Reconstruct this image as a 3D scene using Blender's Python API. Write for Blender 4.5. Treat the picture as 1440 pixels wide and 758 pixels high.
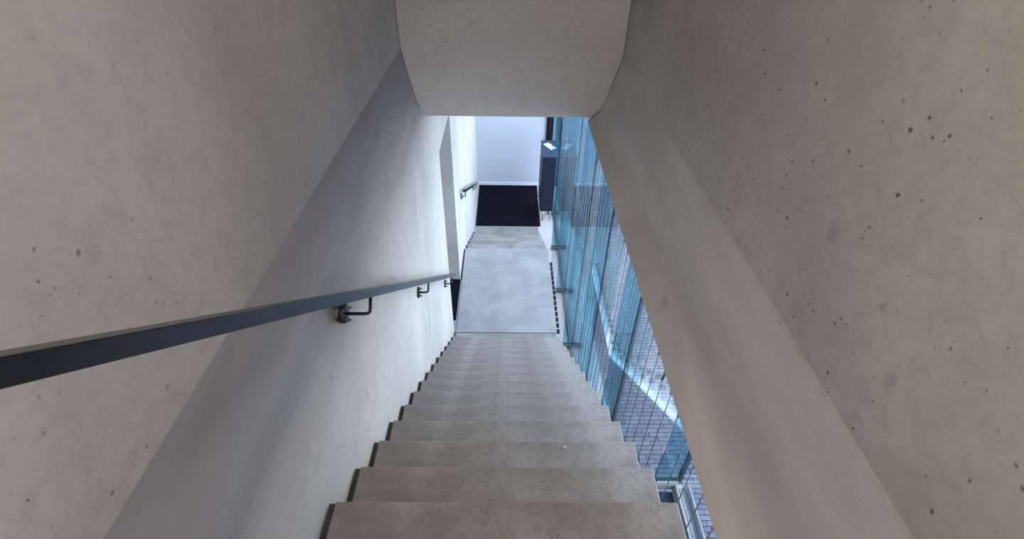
import bpy, bmesh, math, random
from mathutils import Matrix, Vector
S = bpy.context.scene
for o in list(bpy.data.objects): bpy.data.objects.remove(o)
COL = S.collection
random.seed(7)
GZ = 5.83                       # height of the camera over the lower floor; H = distance below the camera
def Z(h): return GZ - h

# ---------------------------------------------------------------- camera
cam = bpy.data.objects.new('camera', bpy.data.cameras.new('camera'))
COL.objects.link(cam)
RI = (0.99989117, -0.00424025, 0.01413048)
DN = (0.00833682, -0.62781542, -0.77831761)
FW = (0.01217160, 0.77835071, -0.62771174)
cam.matrix_world = Matrix(((RI[0], -DN[0], -FW[0], 0), (RI[1], -DN[1], -FW[1], 0), (RI[2], -DN[2], -FW[2], GZ), (0, 0, 0, 1)))
cam.data.sensor_width = 36; cam.data.lens = 699.478 / 1440 * 36; cam.data.clip_start = 0.02
S.camera = cam
S.view_settings.view_transform = 'Standard'; S.view_settings.look = 'None'
S.view_settings.gamma = 1; S.view_settings.exposure = 0.92; S.view_settings.use_curve_mapping = False

# ---------------------------------------------------------------- sky and added fill light
w = bpy.data.worlds.new('sky'); S.world = w; w.use_nodes = True
nt = w.node_tree; nt.nodes.clear()
out = nt.nodes.new('ShaderNodeOutputWorld'); bg = nt.nodes.new('ShaderNodeBackground')
tc = nt.nodes.new('ShaderNodeTexCoord'); sp = nt.nodes.new('ShaderNodeSeparateXYZ'); rp = nt.nodes.new('ShaderNodeValToRGB')
nt.links.new(tc.outputs['Generated'], sp.inputs[0]); nt.links.new(sp.outputs['Z'], rp.inputs[0])
rp.color_ramp.elements[0].color = (0.95, 0.94, 1.0, 1); rp.color_ramp.elements[1].color = (0.68, 0.76, 1.0, 1)
nt.links.new(rp.outputs[0], bg.inputs[0]); bg.inputs[1].default_value = 4.1
nt.links.new(bg.outputs[0], out.inputs[0])
def lamp(name, loc, size, power, color, rot=(0, 0, 0)):
    d = bpy.data.lights.new(name, 'AREA'); d.shape = 'RECTANGLE'; d.size, d.size_y = size; d.energy = power; d.color = color
    o = bpy.data.objects.new(name, d); o.location = loc; o.rotation_euler = rot; COL.objects.link(o); return o
lamp('upper_fill_light', (0, -0.2, Z(-1.45)), (1.2, 2.0), 27, (1.0, 0.92, 0.83))  # unseen fill light added above the camera to brighten the upper walls

# ---------------------------------------------------------------- materials
def newmat(name):
    m = bpy.data.materials.new(name); m.use_nodes = True
    n = m.node_tree; n.nodes.clear()
    o = n.nodes.new('ShaderNodeOutputMaterial'); b = n.nodes.new('ShaderNodeBsdfPrincipled')
    n.links.new(b.outputs[0], o.inputs[0]); return m, n, b, o
def noise(n, scale, detail=4, rough=.55, vec=None, mp=(1, 1, 1), dist=0):
    t = n.nodes.new('ShaderNodeTexCoord'); m = n.nodes.new('ShaderNodeMapping'); m.inputs['Scale'].default_value = mp
    n.links.new(t.outputs['Object'], m.inputs[0])
    x = n.nodes.new('ShaderNodeTexNoise'); x.inputs['Scale'].default_value = scale; x.inputs['Detail'].default_value = detail
    x.inputs['Roughness'].default_value = rough; x.inputs['Distortion'].default_value = dist
    n.links.new(m.outputs[0], x.inputs[0]); return x.outputs['Fac']
def ramp(n, src, a, b, ca=0.0, cb=1.0):
    r = n.nodes.new('ShaderNodeMapRange'); r.inputs[1].default_value = a; r.inputs[2].default_value = b
    r.inputs[3].default_value = ca; r.inputs[4].default_value = cb; r.interpolation_type = 'SMOOTHSTEP'
    n.links.new(src, r.inputs[0]); return r.outputs[0]
def mix(n, fac, a, b, mode='MIX'):
    x = n.nodes.new('ShaderNodeMix'); x.data_type = 'RGBA'; x.blend_type = mode
    for s, v in ((x.inputs[0], fac), (x.inputs[6], a), (x.inputs[7], b)):
        if isinstance(v, (int, float)): s.default_value = v
        elif isinstance(v, tuple): s.default_value = (*v, 1)
        else: n.links.new(v, s)
    return x.outputs[2]
def math_(n, op, a, b=0.0):
    x = n.nodes.new('ShaderNodeMath'); x.operation = op
    for s, v in ((x.inputs[0], a), (x.inputs[1], b)):
        if isinstance(v, (int, float)): s.default_value = v
        else: n.links.new(v, s)
    return x.outputs[0]
def pits(n, scale, thr, mask_scale, lo, hi, soft=.6):
    t = n.nodes.new('ShaderNodeTexCoord'); v = n.nodes.new('ShaderNodeTexVoronoi'); v.inputs['Scale'].default_value = scale
    nz = n.nodes.new('ShaderNodeTexNoise'); nz.inputs['Scale'].default_value = scale * 2.2; nz.inputs['Detail'].default_value = 3
    n.links.new(t.outputs['Object'], nz.inputs[0])
    off = n.nodes.new('ShaderNodeVectorMath'); off.operation = 'MULTIPLY_ADD'; k_ = .55 / scale
    off.inputs[1].default_value = (k_, k_, k_ * .7); n.links.new(nz.outputs['Color'], off.inputs[0]); n.links.new(t.outputs['Object'], off.inputs[2])
    n.links.new(off.outputs[0], v.inputs[0])
    sepc = n.nodes.new('ShaderNodeSeparateColor'); n.links.new(v.outputs['Color'], sepc.inputs[0])
    size = math_(n, 'ADD', math_(n, 'MULTIPLY', math_(n, 'POWER', sepc.outputs[1], 2.5), 1.5), .35)
    d = ramp(n, math_(n, 'DIVIDE', v.outputs['Distance'], size), thr * soft, thr, 1, 0)
    keep = ramp(n, sepc.outputs[0], .7, .72)
    m = ramp(n, noise(n, mask_scale, 2), lo, hi)
    return math_(n, 'MULTIPLY', math_(n, 'MULTIPLY', d, keep), m)
def concrete(name, base, dark, light, stain=.5, band=None, pit=1.0, streak=(1, 1, 1), rough=.62, sc=1.0, blots=True, pm=0.0):
    m, n, b, o = newmat(name)
    big = ramp(n, noise(n, 1.3 * sc, 5, .6, mp=streak, dist=.4), .32, .68)
    med = ramp(n, noise(n, 6 * sc, 6, .65, mp=streak), .3, .72)
    fine = noise(n, 90, 3, .6)
    c = mix(n, big, dark, light)
    c = mix(n, math_(n, 'MULTIPLY', med, stain), c, base)
    c = mix(n, math_(n, 'MULTIPLY', ramp(n, noise(n, 16 * sc, 6, .75, dist=.8), .42, .7), .6), c, tuple(x * .9 for x in dark))
    c = mix(n, .25, c, mix(n, fine, tuple(x * .72 for x in base), tuple(min(1, x * 1.25) for x in base)))
    p1 = pits(n, 32, .15, 2.3, .42 - pm, .58 - pm); p2 = pits(n, 75, .2, 3.1, .40 - pm, .56 - pm)
    if band:      # smoother pour below the crease; left wall's darker tone paints the chamfer's shading
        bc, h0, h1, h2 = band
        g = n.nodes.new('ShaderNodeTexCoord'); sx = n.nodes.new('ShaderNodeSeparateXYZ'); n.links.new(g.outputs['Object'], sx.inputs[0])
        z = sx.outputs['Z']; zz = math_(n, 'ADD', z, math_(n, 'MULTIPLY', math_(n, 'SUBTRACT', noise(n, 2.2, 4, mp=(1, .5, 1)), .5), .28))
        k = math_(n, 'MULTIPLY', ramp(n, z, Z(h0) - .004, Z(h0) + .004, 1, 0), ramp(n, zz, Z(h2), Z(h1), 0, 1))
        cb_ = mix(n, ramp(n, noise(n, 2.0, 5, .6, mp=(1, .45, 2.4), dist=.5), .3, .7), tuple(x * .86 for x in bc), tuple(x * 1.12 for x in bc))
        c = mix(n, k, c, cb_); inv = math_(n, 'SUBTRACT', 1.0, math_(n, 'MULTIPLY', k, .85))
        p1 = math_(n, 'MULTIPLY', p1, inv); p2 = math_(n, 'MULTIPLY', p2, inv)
    p = math_(n, 'MULTIPLY', math_(n, 'MAXIMUM', p1, p2), pit)
    c = mix(n, math_(n, 'MULTIPLY', p, .85), c, tuple(x * .18 for x in base))
    if blots:
        q = pits(n, 5.0, .13, 1.1, .3, .45, .1)
        c = mix(n, math_(n, 'MULTIPLY', q, .55), c, tuple(x * .45 for x in base))
    n.links.new(c, b.inputs['Base Color']); b.inputs['Roughness'].default_value = rough
    b.inputs['Specular IOR Level'].default_value = .35
    bu = n.nodes.new('ShaderNodeBump'); bu.inputs['Strength'].default_value = .35; bu.inputs['Distance'].default_value = .004
    hgt = math_(n, 'SUBTRACT', math_(n, 'ADD', math_(n, 'MULTIPLY', fine, .12), math_(n, 'MULTIPLY', med, .25)), p)
    n.links.new(hgt, bu.inputs['Height']); n.links.new(bu.outputs[0], b.inputs['Normal']); return m
def plain(name, col, rough=.5, metal=0.0, var=.1, spec=.5, sc=20):
    m, n, b, o = newmat(name)
    c = mix(n, ramp(n, noise(n, sc, 4), .3, .7), tuple(x * (1 - var) for x in col), tuple(min(1, x * (1 + var)) for x in col))
    n.links.new(c, b.inputs['Base Color']); b.inputs['Roughness'].default_value = rough
    b.inputs['Metallic'].default_value = metal; b.inputs['Specular IOR Level'].default_value = spec; return m
def glass(name, tint, refl_tint=(1, 1, 1), f0=.05, k=.95):
    m, n, b, o = newmat(name); n.nodes.remove(b)
    tr = n.nodes.new('ShaderNodeBsdfTransparent'); gl = n.nodes.new('ShaderNodeBsdfGlossy'); mx = n.nodes.new('ShaderNodeMixShader')
    tr.inputs[0].default_value = (*tint, 1); gl.inputs[0].default_value = (*refl_tint, 1); gl.inputs['Roughness'].default_value = 0.0
    lw = n.nodes.new('ShaderNodeLayerWeight'); lw.inputs[0].default_value = .5
    f = math_(n, 'ADD', math_(n, 'MULTIPLY', math_(n, 'POWER', lw.outputs['Facing'], 4.0), k), f0)
    n.links.new(f, mx.inputs[0]); n.links.new(tr.outputs[0], mx.inputs[1]); n.links.new(gl.outputs[0], mx.inputs[2])
    n.links.new(mx.outputs[0], o.inputs[0]); return m
M_WL = concrete('concrete_left_wall', (.45, .43, .405), (.345, .326, .308), (.54, .518, .49), streak=(1, 1, .55), pit=.7, band=((.265, .257, .265), 1.085, 1.47, 1.80))  # band colour holds the chamfer's shade, feathered out towards the lower edge
M_WR = concrete('concrete_right_wall', (.38, .343, .305), (.29, .258, .228), (.45, .412, .37), streak=(1, .8, .8), pm=.09, pit=1.0, band=((.41, .385, .355), 1.14, 1.9, 2.2))
M_BEAM = concrete('concrete_beam', (.43, .40, .375), (.37, .345, .325), (.46, .435, .41), pit=.6, streak=(.5, 1, 1.6), blots=False)
M_STEP = concrete('concrete_steps', (.26, .244, .231), (.16, .144, .133), (.335, .32, .307), stain=.35, pit=.7, sc=2.2, blots=True)
M_LAND = concrete('concrete_landing', (.29, .29, .295), (.22, .22, .23), (.37, .37, .375), stain=.3, pit=.3, sc=1.8, rough=.42, blots=True)
M_FLOOR = concrete('concrete_floor', (.44, .43, .42), (.38, .37, .36), (.48, .47, .46), pit=.2, blots=False)
M_FAR = plain('pale_blue_grey_plaster', (.52, .555, .64), .6, var=.02, spec=.3, sc=2)
M_WHITE = plain('white_plaster', (.72, .74, .78), .7, var=.02, spec=.3, sc=3)
M_CEIL = plain('upper_ceiling_plaster', (.5, .47, .44), .8, var=.05)
M_UNDER = plain('charcoal_matte', (.03, .032, .04), .8, var=.1, spec=.2)
M_MAT = plain('black_entrance_mat', (.004, .004, .009), .9, var=.5, spec=.08, sc=120)
M_GAP = plain('dark_joint_and_shade', (.05, .043, .038), .9, var=.2)
M_RAIL = plain('dark_coated_steel', (.007, .010, .015), .24, metal=.0, var=.15, spec=.4)
M_BLACK = plain('black_steel', (.012, .012, .014), .4, metal=.4, var=.2)
M_STEEL = plain('stainless_steel', (.55, .55, .54), .3, metal=1, var=.05)
M_CABLE = plain('steel_cable', (.16, .17, .18), .35, metal=.8, var=.15)
M_ALU = plain('aluminium_frame', (.26, .265, .27), .6, metal=.0, var=.05)
M_SEAL = plain('black_silicone_seal', (.012, .02, .03), .4, var=.2)
M_NAVY = plain('navy_lacquer', (.008, .012, .030), .45, var=.06, spec=.3)
M_NAVY2 = plain('navy_sheet_metal', (.03, .05, .10), .35, metal=.2, var=.1)
M_PAPER = plain('white_paper', (.85, .86, .88), .6, var=.01)
M_SOCK = plain('grey_socket_plastic', (.35, .37, .4), .5, var=.05)
M_DOOR = plain('black_door_paint', (.01, .008, .008), .3, var=.1)
M_GLASS = glass('facade_glass', (.87, .94, .975), (.90, .98, 1.0), .07, .93)
M_FIN = glass('glass_fin', (.60, .82, .88), (.85, .97, 1.0), .06, .6)
def brickmat(name, k=1.0):
    m, n, b, o = newmat(name)
    oi = n.nodes.new('ShaderNodeObjectInfo'); at = n.nodes.new('ShaderNodeAttribute'); at.attribute_name = 'tone'
    v = math_(n, 'FRACT', math_(n, 'ADD', oi.outputs['Random'], at.outputs['Fac']))
    c = mix(n, v, (.062, .067, .086), (.125, .122, .142))
    c = mix(n, math_(n, 'MULTIPLY', ramp(n, noise(n, 35, 5, .7), .35, .7), .5), c, (.17, .17, .2))
    n.links.new(c, b.inputs['Base Color']); b.inputs['Roughness'].default_value = .75
    return m
M_BRICK = brickmat('slate_blue_paving_brick')
M_SAND = plain('paving_joint_sand', (.05, .05, .06), .95, var=.2)

# ---------------------------------------------------------------- mesh helpers
def prism(bm, poly, y0, y1, smooth_ids=()):
    """poly: list of (x, H) swept along Y"""
    a = [bm.verts.new((x, y0, Z(h))) for x, h in poly]; b = [bm.verts.new((x, y1, Z(h))) for x, h in poly]
    n = len(poly)
    bm.faces.new(a); bm.faces.new(b[::-1])
    for i in range(n): bm.faces.new((a[i], b[i], b[(i + 1) % n], a[(i + 1) % n]))
def prism_x(bm, poly, x0, x1):
    """poly: list of (y, H) swept along X"""
    a = [bm.verts.new((x0, y, Z(h))) for y, h in poly]; b = [bm.verts.new((x1, y, Z(h))) for y, h in poly]
    n = len(poly)
    bm.faces.new(a); bm.faces.new(b[::-1])
    for i in range(n): bm.faces.new((a[i], b[i], b[(i + 1) % n], a[(i + 1) % n]))
def box(bm, x0, x1, y0, y1, h0, h1):
    prism(bm, [(x0, h0), (x1, h0), (x1, h1), (x0, h1)], y0, y1)
def tube(bm, pts, r, seg=8, caps=True):
    pts = [Vector(p) for p in pts]; rings = []
    for i, p in enumerate(pts):
        t = (pts[min(i + 1, len(pts) - 1)] - pts[max(i - 1, 0)]).normalized()
        u = t.cross(Vector((0, 0, 1)) if abs(t.z) < .95 else Vector((1, 0, 0))).normalized(); v = t.cross(u)
        rings.append([bm.verts.new(p + r * (math.cos(a) * u + math.sin(a) * v)) for a in [2 * math.pi * k / seg for k in range(seg)]])
    for A, B in zip(rings, rings[1:]):
        for k in range(seg):
            f = bm.faces.new((A[k], A[(k + 1) % seg], B[(k + 1) % seg], B[k])); f.smooth = True
    if caps: bm.faces.new(rings[0][::-1]); bm.faces.new(rings[-1])
def obj(name, bm, mat, parent=None, bevel=0.0, seg=2, smooth_angle=None):
    bmesh.ops.recalc_face_normals(bm, faces=bm.faces)
    if bevel:
        bmesh.ops.bevel(bm, geom=[e for e in bm.edges if e.calc_face_angle(0) > .5], offset=bevel, segments=seg, affect='EDGES', profile=.5)
    me = bpy.data.meshes.new(name); bm.to_mesh(me); bm.free()
    if smooth_angle:
        for p in me.polygons: p.use_smooth = True
        me.set_sharp_from_angle(angle=math.radians(smooth_angle))
    me.materials.append(mat)
    o = bpy.data.objects.new(name, me); COL.objects.link(o)
    if parent: o.parent = parent
    return o
def NB(): return bmesh.new()
def empty(name, loc=(0, 0, 0), **kw):
    o = bpy.data.objects.new(name, None); o.location = loc; o.empty_display_size = .1; COL.objects.link(o)
    for k, v in kw.items(): o[k] = v
    return o
def child(name, bm, mat, parent, **kw):
    """part whose mesh is given in world coordinates"""
    bmesh.ops.translate(bm, vec=-Vector(parent_world(parent)), verts=bm.verts)
    return obj(name, bm, mat, parent, **kw)
def parent_world(p):
    v = Vector((0, 0, 0))
    while p: v += p.location; p = p.parent
    return v
def tag(o, **kw):
    for k, v in kw.items(): o[k] = v
    return o

# ---------------------------------------------------------------- measures
XC = .0129; HW = .65; Y0 = .91806; H0 = 1.874; R = .25298; RH = .197687
LY = Y0 + 14 * R; LH = H0 + 14 * RH; LB = LY + 1.8194           # landing front, level, back
R2 = .38; FY = 10.41                                             # lower flight going, far wall
XL = -.662; XR = .673; G = 1.04; FH = GZ                         # walls, glass plane, lower floor
JY = [1.51, 2.81, 4.08, 5.30, 6.60, 7.87, 9.15]
BY = 4.02                                                        # face of the beam

# ---------------------------------------------------------------- setting: walls
def bez(p0, p1, p2, p3, n=12):
    return [tuple((1 - t) ** 3 * a + 3 * (1 - t) ** 2 * t * b + 3 * (1 - t) * t * t * c + t ** 3 * d for a, b, c, d in zip(p0, p1, p2, p3)) for t in [i / n for i in range(n + 1)]]
L_PROF = [(-.823, 1.085)] + bez((-.752, 1.45), (-.735, 1.545), (-.664, 1.62), (XL, 1.79))
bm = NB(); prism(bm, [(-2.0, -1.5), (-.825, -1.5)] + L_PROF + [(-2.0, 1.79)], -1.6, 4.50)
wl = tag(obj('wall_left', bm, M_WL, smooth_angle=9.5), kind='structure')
bm = NB(); box(bm, -2.0, XL, -1.6, 3.089, 1.79, 6.0); child('wall_section', bm, M_WL, wl)
bm = NB(); box(bm, -2.0, XL, 3.094, 4.50, 1.79, 6.0)
prism(bm, [(-2.0, 1.0), (XL, 1.0), (XL, 2.165), (-2.0, 2.165)], 4.50, 5.52)
prism(bm, [(-2.0, 1.0), (XL, 1.0), (XL, 6.0), (-2.0, 6.0)], 5.52, FY + .2)
child('wall_section', bm, M_WL, wl)
bm = NB(); box(bm, -1.9, XL - .004, 3.0885, 3.0945, 1.80, 6.0); child('joint_and_shade_strip', bm, M_GAP, wl)
bm = NB(); box(bm, -2.2, -1.99, 4.3, 5.8, 1.0, 6.0)
tag(obj('wall_alcove', bm, M_WL), kind='structure')
bm = NB(); box(bm, -1.995, XL + .022, 4.475, 5.525, LH + .004, LH + .25)
tag(obj('floor_alcove', bm, M_LAND), kind='structure')

R_PROF = bez((.80, 1.48), (.785, 1.55), (.73, 1.59), (XR, 1.64))[::-1] + [(.895, 1.125)]
bm = NB(); prism(bm, [(.965, 1.64)] + R_PROF + [(.9, -1.5), (1.3, -1.5), (1.3, 1.4), (.965, 1.4)], -1.6, BY + .02)
tag(obj('wall_right', bm, M_WR, smooth_angle=12), kind='structure')

# concrete beam and slab over the lower hall, its bottom lip rounded
lip = [(BY, -1.5)] + [(BY + .0, 1.50), (BY + .004, 1.56), (BY + .015, 1.60), (BY + .035, 1.622), (BY + .06, 1.63)] + [(BY + .14, 1.63), (BY + .14, 1.64)]
bm = NB(); prism_x(bm, lip + [(4.5, 1.64), (4.5, -1.5)], -.95, 1.04)
wf = tag(obj('wall_front', bm, M_BEAM, smooth_angle=35), kind='structure')
bm = NB(); box(bm, -.95, .965, 4.499, FY + .1, 1.30, 1.64)
tag(obj('ceiling_lower', bm, M_WHITE), kind='structure')
# dark shadow joints where the beam meets the side walls
bm = NB(); prism(bm, [(-.87, .2), (-.821, .2)] + [(x + .004, h) for x, h in L_PROF[:6]] + [(-.72, 1.60), (-.80, 1.5), (-.87, 1.02)], BY - .004, BY + .01)
child('joint_and_shade_strip', bm, M_GAP, wf)
bm = NB(); prism(bm, [(x - .004, h) for x, h in R_PROF[2:]] + [(.894, .2), (.93, .2), (.93, 1.02), (.76, 1.6)], BY - .004, BY + .01)
child('joint_and_shade_strip', bm, M_GAP, wf)

bm = NB(); box(bm, -2.0, 1.3, -1.6, BY + .4, -1.65, -1.5)
tag(obj('ceiling', bm, M_CEIL), kind='structure')
bm = NB(); box(bm, -2.0, -.72, -1.8, -1.6, -1.65, 6.0); box(bm, .76, 1.3, -1.8, -1.6, -1.65, 6.0)
box(bm, -.72, .76, -1.8, -1.6, -1.65, -.45); box(bm, -.72, .76, -1.8, -1.6, 1.06, 6.0)  # opening left here to let sky light fill the upper stairs
tag(obj('wall_back', bm, M_WL), kind='structure')
bm = NB(); box(bm, XL + .001, XR + .2, -1.6, Y0 - 5 * R, H0 - 4 * RH - RH, H0 - 4 * RH + .1)
tag(obj('floor_upper', bm, M_STEP), kind='structure')

bm = NB(); box(bm, -2.0, G + .06, FY, FY + .25, 1.3, 6.0)
tag(obj('wall_far', bm, M_FAR), kind='structure')
bm = NB(); box(bm, XL - .5, G + .02, 1.49, FY + .05, FH, FH + .15)
tag(obj('floor', bm, M_FLOOR), kind='structure')
bm = NB(); box(bm, XL + .002, .86, FY - .018, FY + .001, FH - .075, FH + .001)
tag(obj('baseboard_far', bm, M_WHITE, bevel=.003), kind='structure')
bm = NB(); box(bm, .68, 1.10, -1.6, 1.46, 2.93, 6.0)
tag(obj('wall_parapet', bm, M_WR), kind='structure')

w2 = empty('added_back_window', (.02, -1.7, 0), kind='structure')  # unseen window added behind the camera as a source of sky light
for a_ in ((-.72, -.67, -.45, 1.06), (.71, .76, -.45, 1.06), (-.67, .71, -.45, -.40), (-.67, .71, 1.01, 1.06)):
    bm = NB(); box(bm, a_[0], a_[1], -1.74, -1.66, a_[2], a_[3]); child('added_window_frame', bm, M_ALU, w2)
# ---------------------------------------------------------------- stairs
st = empty('staircase', (XC, Y0, Z(LH)), kind='structure')
X0, X1 = XC - HW, XC + HW
def tread_bm(y0, y1, h, th, joint=True):
    bm = NB(); box(bm, X0, X1, y0, y1, h, h + th); return bm
proto = None
for k in range(-4, 14):
    yk, hk = Y0 + k * R, H0 + k * RH
    if proto is None:
        bm = NB(); prism_x(bm, [(-R - .004, GZ), (0, GZ), (0, GZ + RH + .01), (-R - .004, GZ + RH + .01)], -HW, HW)
        proto = obj('step', bm, M_STEP, st, bevel=.006, seg=2); o = proto
    else:
        o = proto.copy(); COL.objects.link(o); o.parent = st
    o.location = Vector((XC, yk, Z(hk))) - st.location
bm = tread_bm(LY - R - .004, LY - .004, LH, .2)
child('step', bm, M_STEP, st, bevel=.006)
bm = tread_bm(LY + .008, LB, LH, .26)
child('landing_slab', bm, M_LAND, st, bevel=.005)
bm = NB(); box(bm, X0 + .01, X1 - .01, LY - .01, LY + .012, LH + .012, LH + .2)
child('joint_and_shade_strip', bm, M_SEAL, st)
# load-bearing slab under the steps
a = .60 / .75
def hn(y): return H0 + (y - Y0) * RH / R
bm = NB(); prism_x(bm, [(-.1, hn(-.1) + RH + .005), (LY, LH + .2), (LB, LH + .2), (LB, LH + .42), (LY - .02, LH + .42), (-.1, hn(-.1) + .58)], X0 + .012, X1 - .012)
child('flight_slab', bm, M_STEP, st)
for j in range(1, 6):
    yk, hk = LB + j * R2, LH + j * RH
    bm = tread_bm(yk - R2 - .004, yk, hk, RH + .0)
    child('step', bm, M_STEP, st, bevel=.005)
bm = NB(); box(bm, X0, X1, LB + 5 * R2 - .01, 8.66, FH - .006, FH + .01); child('step', bm, M_STEP, st)
bm = NB(); prism_x(bm, [(LB - .3, LH + .3), (LB + .01, LH + .22), (LB + 5 * R2 - .02, FH - .01), (LB + .3, FH - .01), (LB - .3, LH + .75)], X0 + .012, X1 - .012)
child('flight_slab', bm, M_STEP, st)
bm = NB(); side = [(-.1, hn(-.1) + .10)]
for k in range(-3, 14):
    yk, hk = Y0 + k * R, H0 + k * RH
    side += [(yk - .004, hk + .012), (yk - .004, hk + RH + .012)]
side += [(LB - .004, LH + .012), (LB - .004, LH + .42), (LY - .02, LH + .42), (-.1, hn(-.1) + .58)]
side = [(max(y, -.1), h) for y, h in side if y > -.1 or h > hn(-.1) + .05]
prism_x(bm, side, X1 - .012, X1 - .001); child('stringer', bm, M_FLOOR, st)
bm = NB(); prism_x(bm, [(-.1, hn(-.1) + .50), (LY - .02, LH + .345), (LB - .01, LH + .345), (LB - .01, LH + .42), (LY - .02, LH + .42), (-.1, hn(-.1) + .58)], X1 - .002, X1 + .008); child('stringer_flange', bm, M_WHITE, st)
bm = NB(); prism_x(bm, [(.2, hn(.2) + .56), (LY, LH + .40), (5.8, LH + .40), (5.8, 6.0), (.2, 6.0)], XL + .002, X1 - .02)
tag(obj('understair_shade_block', bm, M_UNDER), kind='structure')  # dark block added to give the shade below the stairs
# dark strips painting the shade in the left wall gap, one beside each tread
for k in range(-2, 15):
    yk, hk = Y0 + k * R, H0 + k * RH
    bm = NB(); box(bm, XL - .002, X0 + .002, yk - R, yk - .001, hk + .018, hk + RH + .02)
    child('joint_and_shade_strip', bm, M_GAP, st)
bm = NB(); box(bm, XL - .002, X0 + .002, 5.52, LB, LH + .02, LH + .2)
child('joint_and_shade_strip', bm, M_GAP, st)
for j in range(1, 6):
    yk, hk = LB + j * R2, LH + j * RH
    bm = NB(); box(bm, XL - .002, X0 + .002, yk - R2, yk, hk + .015, hk + RH)
    child('joint_and_shade_strip', bm, M_GAP, st)

# ---------------------------------------------------------------- glass facade
wi = empty('window_1', (G, 1.51, 0), kind='structure')
def pane(y0, y1, h0, h1):
    bm = NB(); box(bm, G - .008, G + .008, y0 + .007, y1 - .007, h0, h1); child('glass_pane', bm, M_GLASS, wi)
ys = [-1.0, .25] + JY + [FY]
for i, (y0, y1) in enumerate(zip(ys, ys[1:])):
    pane(y0, y1, 1.38, 2.835 if y1 < 1.6 else FH - .03)
for i, y in enumerate(ys[1:-1]):
    bm = NB(); box(bm, G - .012, G + .012, y - .011, y + .011, 1.38, 2.84 if y < 1.6 else FH - .03)
    child('joint_seal', bm, M_SEAL, wi)
for y in JY:
    hb = 2.85 if y < 1.6 else FH - .03
    bm = NB(); box(bm, .885, G - .013, y - .01, y + .01, 1.45, hb)
    f = child('glass_fin', bm, M_FIN, wi)
    bm = NB(); box(bm, .882, G - .013, y - .028, y - .012, hb - .05, hb + .02); box(bm, .882, G - .013, y + .012, y + .028, hb - .05, hb + .02)
    child('fin_shoe', bm, M_ALU if y < 1.6 else M_CABLE, f)
bm = NB(); box(bm, G - .03, G + .03, 1.52, FY, FH - .035, FH + .0)
child('bottom_channel', bm, M_CABLE, wi)
bm = NB(); box(bm, G - .032, G - .016, -1.0, 1.49, 2.82, 2.94)
child('sill_rail', bm, M_ALU, wi, bevel=.003)
bm = NB(); box(bm, G + .05, G + .062, -1.0, 1.49, 2.83, 2.94)
child('sill_rail', bm, M_ALU, wi, bevel=.002)
bm = NB(); box(bm, G - .01, G + .052, -1.0, 1.49, 2.87, 2.94)
child('sill_channel', bm, M_UNDER, wi)
bm = NB(); box(bm, .675, G - .034, -1.0, 1.485, 2.90, 2.95)
child('sill_panel', bm, M_NAVY2, wi, bevel=.003)

# ---------------------------------------------------------------- steel cable balustrade
cb = empty('cable_balustrade', (.69, .3, Z(FH)), label='row of thin upright steel cables along the open right side of the stairs', category='balustrade')
XK = .688; cabs = []
ky = .304
while ky < 5.95:
    top = 1.635
    if ky < LY:
        k = math.ceil((ky - Y0) / R - 1e-6); hb = H0 + k * RH + .10
    else: hb = LH + .012
    bm = NB(); tube(bm, [(XK, ky, Z(hb)), (XK, ky, Z(top))], .0023, 6); c = child('cable', bm, M_CABLE, cb)
    bm = NB(); tube(bm, [(XK, ky, Z(top + .05)), (XK, ky, Z(top - .002))], .0055, 8); child('end_fitting', bm, M_STEEL, c)
    bm = NB()
    if ky < LY: box(bm, X1 - .002, XK + .008, ky - .014, ky + .014, hb - .01, hb + .03)
    else: box(bm, X1 - .004, XK + .012, ky - .022, ky + .022, LH + .002, LH + .05)
    child('anchor', bm, M_BLACK, c)
    if round(ky, 2) in (1.38, 1.39, 2.14, 2.68, 3.44) or abs(ky - 1.384) < .02 or abs(ky - 2.14) < .03 or abs(ky - 2.68) < .03 or abs(ky - 3.436) < .03:
        bm = NB(); hh = 2.24 if abs(ky - 2.14) < .03 else 1.70
        tube(bm, [(XK - .004, ky, Z(hh + .028)), (XK, ky, Z(hh)), (XK + .006, ky + .002, Z(hh - .028))], .006, 8)
        child('clamp', bm, M_CABLE, c)
    ky += .108

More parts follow.
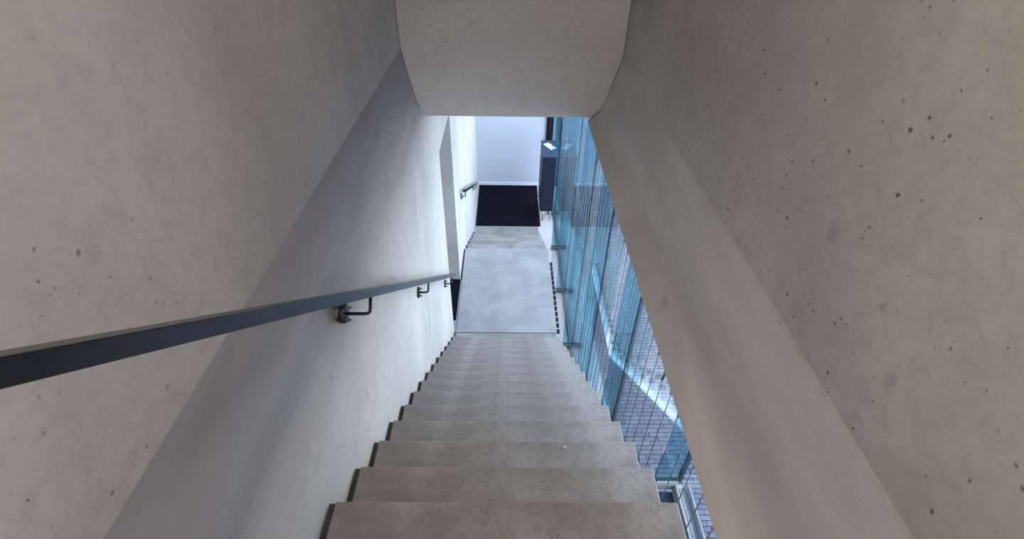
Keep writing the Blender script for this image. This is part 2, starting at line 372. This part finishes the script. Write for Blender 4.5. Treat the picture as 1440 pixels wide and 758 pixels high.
# ---------------------------------------------------------------- handrails
def wall_x(h):
    pr = [(x, hh) for x, hh in L_PROF]
    if h <= pr[0][1]: return pr[0][0]
    for (xa, ha), (xb, hb) in zip(pr, pr[1:]):
        if ha <= h <= hb: return xa + (xb - xa) * (h - ha) / (hb - ha)
    return XL
def handrail(name_label, y0, y1, ha, sl, brk, xi, th, wd):
    hr = empty('handrail', (XL, y1, Z(ha + sl * y1)), label=name_label, category='handrail')
    bm = NB(); prism_x(bm, [(y0, ha + sl * y0), (y1, ha + sl * y1), (y1, ha + sl * y1 + th), (y0, ha + sl * y0 + th)], xi - wd, xi)
    child('rail_bar', bm, M_RAIL, hr, bevel=.002)
    for yb in brk:
        hb = ha + sl * yb + th
        b = empty('bracket', Vector((xi, yb, Z(hb))) - hr.location); b.parent = hr
        n_ = Vector((0, sl, 1)).normalized()                     # square to the rail
        xm = xi - wd / 2; top = Vector((xm, yb, Z(hb - .004))); foot = top - n_ * .078
        wx = wall_x(GZ - foot.z) + (.0 if GZ - foot.z > 1.8 else .04)
        def at(x, d=0): return Vector((x, foot.y, foot.z)) + n_ * d
        bm = NB(); tube(bm, [at(wx), at(xm - .022), at(xm - .008, .003), at(xm - .001, .010), at(xm, .022), top], .0075, 10); child('arm', bm, M_BLACK, b)
        bm = NB(); tube(bm, [at(wx - .012), at(wx + .010)], .043, 24); child('mounting_plate', bm, M_BLACK, b, bevel=.0015)
        for dz in (-.027, .027):
            bm = NB(); tube(bm, [at(wx - .07, dz), at(wx - .01, dz)], .007, 8); child('stud', bm, M_BLACK, b)
            bm = NB(); tube(bm, [at(wx + .008, dz), at(wx + .019, dz)], .011, 6); tube(bm, [at(wx + .018, dz), at(wx + .034, dz)], .0055, 8)
            child('bolt', bm, M_CABLE, b)
    return hr
handrail('long dark flat steel handrail sloping down the left wall of the upper stairs', -.6, 4.32, .138, .788, [1.60, 2.86, 4.14], -.562, .047, .042)
handrail('short dark steel handrail on the white wall beside the far lower steps', 6.12, 8.85, .40, .507, [6.3, 8.6], -.575, .045, .04)

# ---------------------------------------------------------------- mats
bm = NB(); box(bm, -.64, .715, 8.67, FY - .03, FH - .014, FH + .002)
tag(obj('entrance_mat', bm, M_MAT, bevel=.004), label='black entrance mat on the floor before the white far wall', category='mat')
bm = NB(); box(bm, -1.95, -.652, 4.68, 5.515, LH - .008, LH + .006)
tag(obj('alcove_mat', bm, M_MAT, bevel=.003), label='dark mat in the doorway left of the landing', category='mat')

# ---------------------------------------------------------------- drawer cabinet
cx0, cx1, cy0, cy1 = .715, .965, 8.87, 9.58
ca = empty('drawer_cabinet', ((cx0 + cx1) / 2, (cy0 + cy1) / 2, 0), label='tall navy drawer cabinet beside the glass with round knobs', category='cabinet')
bm = NB(); box(bm, cx0, cx1, cy0, cy1, 4.36, 5.585); child('body', bm, M_NAVY, ca, bevel=.004)
bm = NB(); box(bm, .695, G - .03, 8.85, 9.6, 4.33, 4.36); child('cabinet_top', bm, M_NAVY2, ca, bevel=.003)
for i in range(7):
    h0 = 4.375 + i * .172
    bm = NB(); box(bm, cx0 - .018, cx0 + .002, cy0 + .01, cy1 - .01, h0, h0 + .164); d = child('drawer', bm, M_NAVY, ca, bevel=.003)
    bm = NB(); yk = 9.22; zz = Z(h0 + .08)
    tube(bm, [(cx0 - .017, yk, zz), (cx0 - .036, yk, zz)], .006, 8); tube(bm, [(cx0 - .034, yk, zz), (cx0 - .04, yk, zz), (cx0 - .052, yk, zz)], .015, 10)
    tag(child('knob', bm, M_STEEL, d), label='pale steel knob')
for x in (cx0 + .05, cx1 - .045):
    for y in (cy0 + .05, cy1 - .05):
        bm = NB(); tube(bm, [(x, y, 0), (x, y, .02)], .024, 10); tube(bm, [(x, y, .02), (x, y, .25)], .014, 8); child('leg', bm, M_STEEL, ca)
bm = NB()
P = [(.733, 9.411), (.843, 9.467), (.985, 9.228), (.875, 9.141)]
lo = [bm.verts.new((x, y, Z(4.33))) for x, y in P]; hi = [bm.verts.new((x, y, Z(4.324))) for x, y in P]
bm.faces.new(lo[::-1]); bm.faces.new(hi)
for i in range(4): bm.faces.new((lo[i], lo[(i + 1) % 4], hi[(i + 1) % 4], hi[i]))
tag(obj('paper_stack', bm, M_PAPER), label='white sheets of paper lying askew on the navy cabinet', category='paper')

# ---------------------------------------------------------------- socket, door
so = empty('wall_socket', (-.40, FY, Z(5.49)), label='small double grey wall socket low on the white far wall', category='socket')
bm = NB(); box(bm, -.475, -.335, FY - .012, FY, 5.455, 5.53); child('cover_plate', bm, M_WHITE, so, bevel=.003)
for x in (-.44, -.37):
    bm = NB(); tube(bm, [(x, FY - .004, Z(5.4925)), (x, FY - .0145, Z(5.4925))], .026, 14); child('outlet', bm, M_SOCK, so)
do = empty('door_1', (.95, FY, 0), kind='structure')
bm = NB(); box(bm, .872, 1.015, FY - .03, FY + .001, 1.64, FH); child('door_leaf', bm, M_DOOR, do, bevel=.003)
bm = NB(); box(bm, .862, .876, FY - .045, FY + .001, 1.64, FH); child('door_frame', bm, M_BLACK, do)
bm = NB(); tube(bm, [(.93, FY - .05, Z(4.9)), (.93, FY - .05, Z(4.1))], .009, 8); child('door_handle', bm, M_BLACK, do)

# ---------------------------------------------------------------- small scrap on the steps
bm = NB()
q = [(.287, 1.380), (.299, 1.377), (.312, 1.386), (.303, 1.393), (.29, 1.39)]
v = [bm.verts.new((x, y, Z(H0 + 2 * RH) + .002)) for x, y in q]; vt = [bm.verts.new((x, y, Z(H0 + 2 * RH) + .006 + .004 * (i % 2))) for i, (x, y) in enumerate(q)]
bm.faces.new(v[::-1]); bm.faces.new(vt)
for i in range(5): bm.faces.new((v[i], v[(i + 1) % 5], vt[(i + 1) % 5], vt[i]))
tag(obj('paper_scrap', bm, M_SOCK), label='tiny pale crumpled scrap lying on the third step from the camera', category='litter')

# ---------------------------------------------------------------- outdoor brick paving
pv = empty('paving', (1.1, 0, 0), kind='structure')
bm = NB(); box(bm, G + .03, 14, -6, 26, FH + .016, FH + .2); child('sand_bed', bm, M_SAND, pv)
BL, BW = .205, .064
def brick_bm(bm, x, y, z, tone=None, lay=None, a=0):
    l, wd = BL / 2 - .004, BW / 2 - .004; c = .004
    ca_, sa = math.cos(a), math.sin(a)
    def V(px, py, pz): return bm.verts.new((x + px * ca_ - py * sa, y + px * sa + py * ca_, z + pz))
    b = [V(-l, -wd, -.03), V(l, -wd, -.03), V(l, wd, -.03), V(-l, wd, -.03)]
    m = [V(-l, -wd, -c), V(l, -wd, -c), V(l, wd, -c), V(-l, wd, -c)]
    t = [V(-l + c, -wd + c, 0), V(l - c, -wd + c, 0), V(l - c, wd - c, 0), V(-l + c, wd - c, 0)]
    fs = [bm.faces.new(t)]
    for i in range(4):
        j = (i + 1) % 4; fs.append(bm.faces.new((b[i], b[j], m[j], m[i]))); fs.append(bm.faces.new((m[i], m[j], t[j], t[i])))
    if lay is not None:
        for f in fs: f[lay] = tone
rest = NB(); lay = rest.faces.layers.float.new('tone')
cand = []
row = 0; y = -2.0
while y < 22:
    x = 1.10 + (.5 if row % 2 else 0) * BL + random.uniform(-.02, .02) + BL / 2
    xm = 2.0 + .35 * max(y, 0) + 1.2
    while x < xm:
        vis = x / FH > .30 and x / FH < .50 and .40 < y / FH < .80 and x / FH < .30 + .5 * (.95 - y / FH)
        cand.append((x, y, vis, row)); x += BL
    y += BW; row += 1
vis = sorted([c for c in cand if c[2]], key=lambda c: c[1])[:300]
vs = set((c[0], c[1]) for c in vis)
bp = None
for (x, y, v_, rw) in cand:
    dz = random.uniform(-.004, .004); a = random.uniform(-.03, .03); jx = random.uniform(-.004, .004)
    if (x, y) in vs:
        if bp is None:
            b = NB(); brick_bm(b, 0, 0, 0); bp = obj('brick', b, M_BRICK, pv); o = bp
        else:
            o = bp.copy(); COL.objects.link(o); o.parent = pv
        o.location = (x + jx - 1.1, y, dz); o.rotation_euler = (random.uniform(-.02, .02), random.uniform(-.015, .015), a)
    else: brick_bm(rest, x + jx - 1.1, y, dz, random.random(), lay, a)
me = bpy.data.meshes.new('far_bricks'); rest.to_mesh(me); rest.free(); me.materials.append(M_BRICK)
o = bpy.data.objects.new('far_bricks', me); COL.objects.link(o); o.parent = pv; o['kind'] = 'stuff'
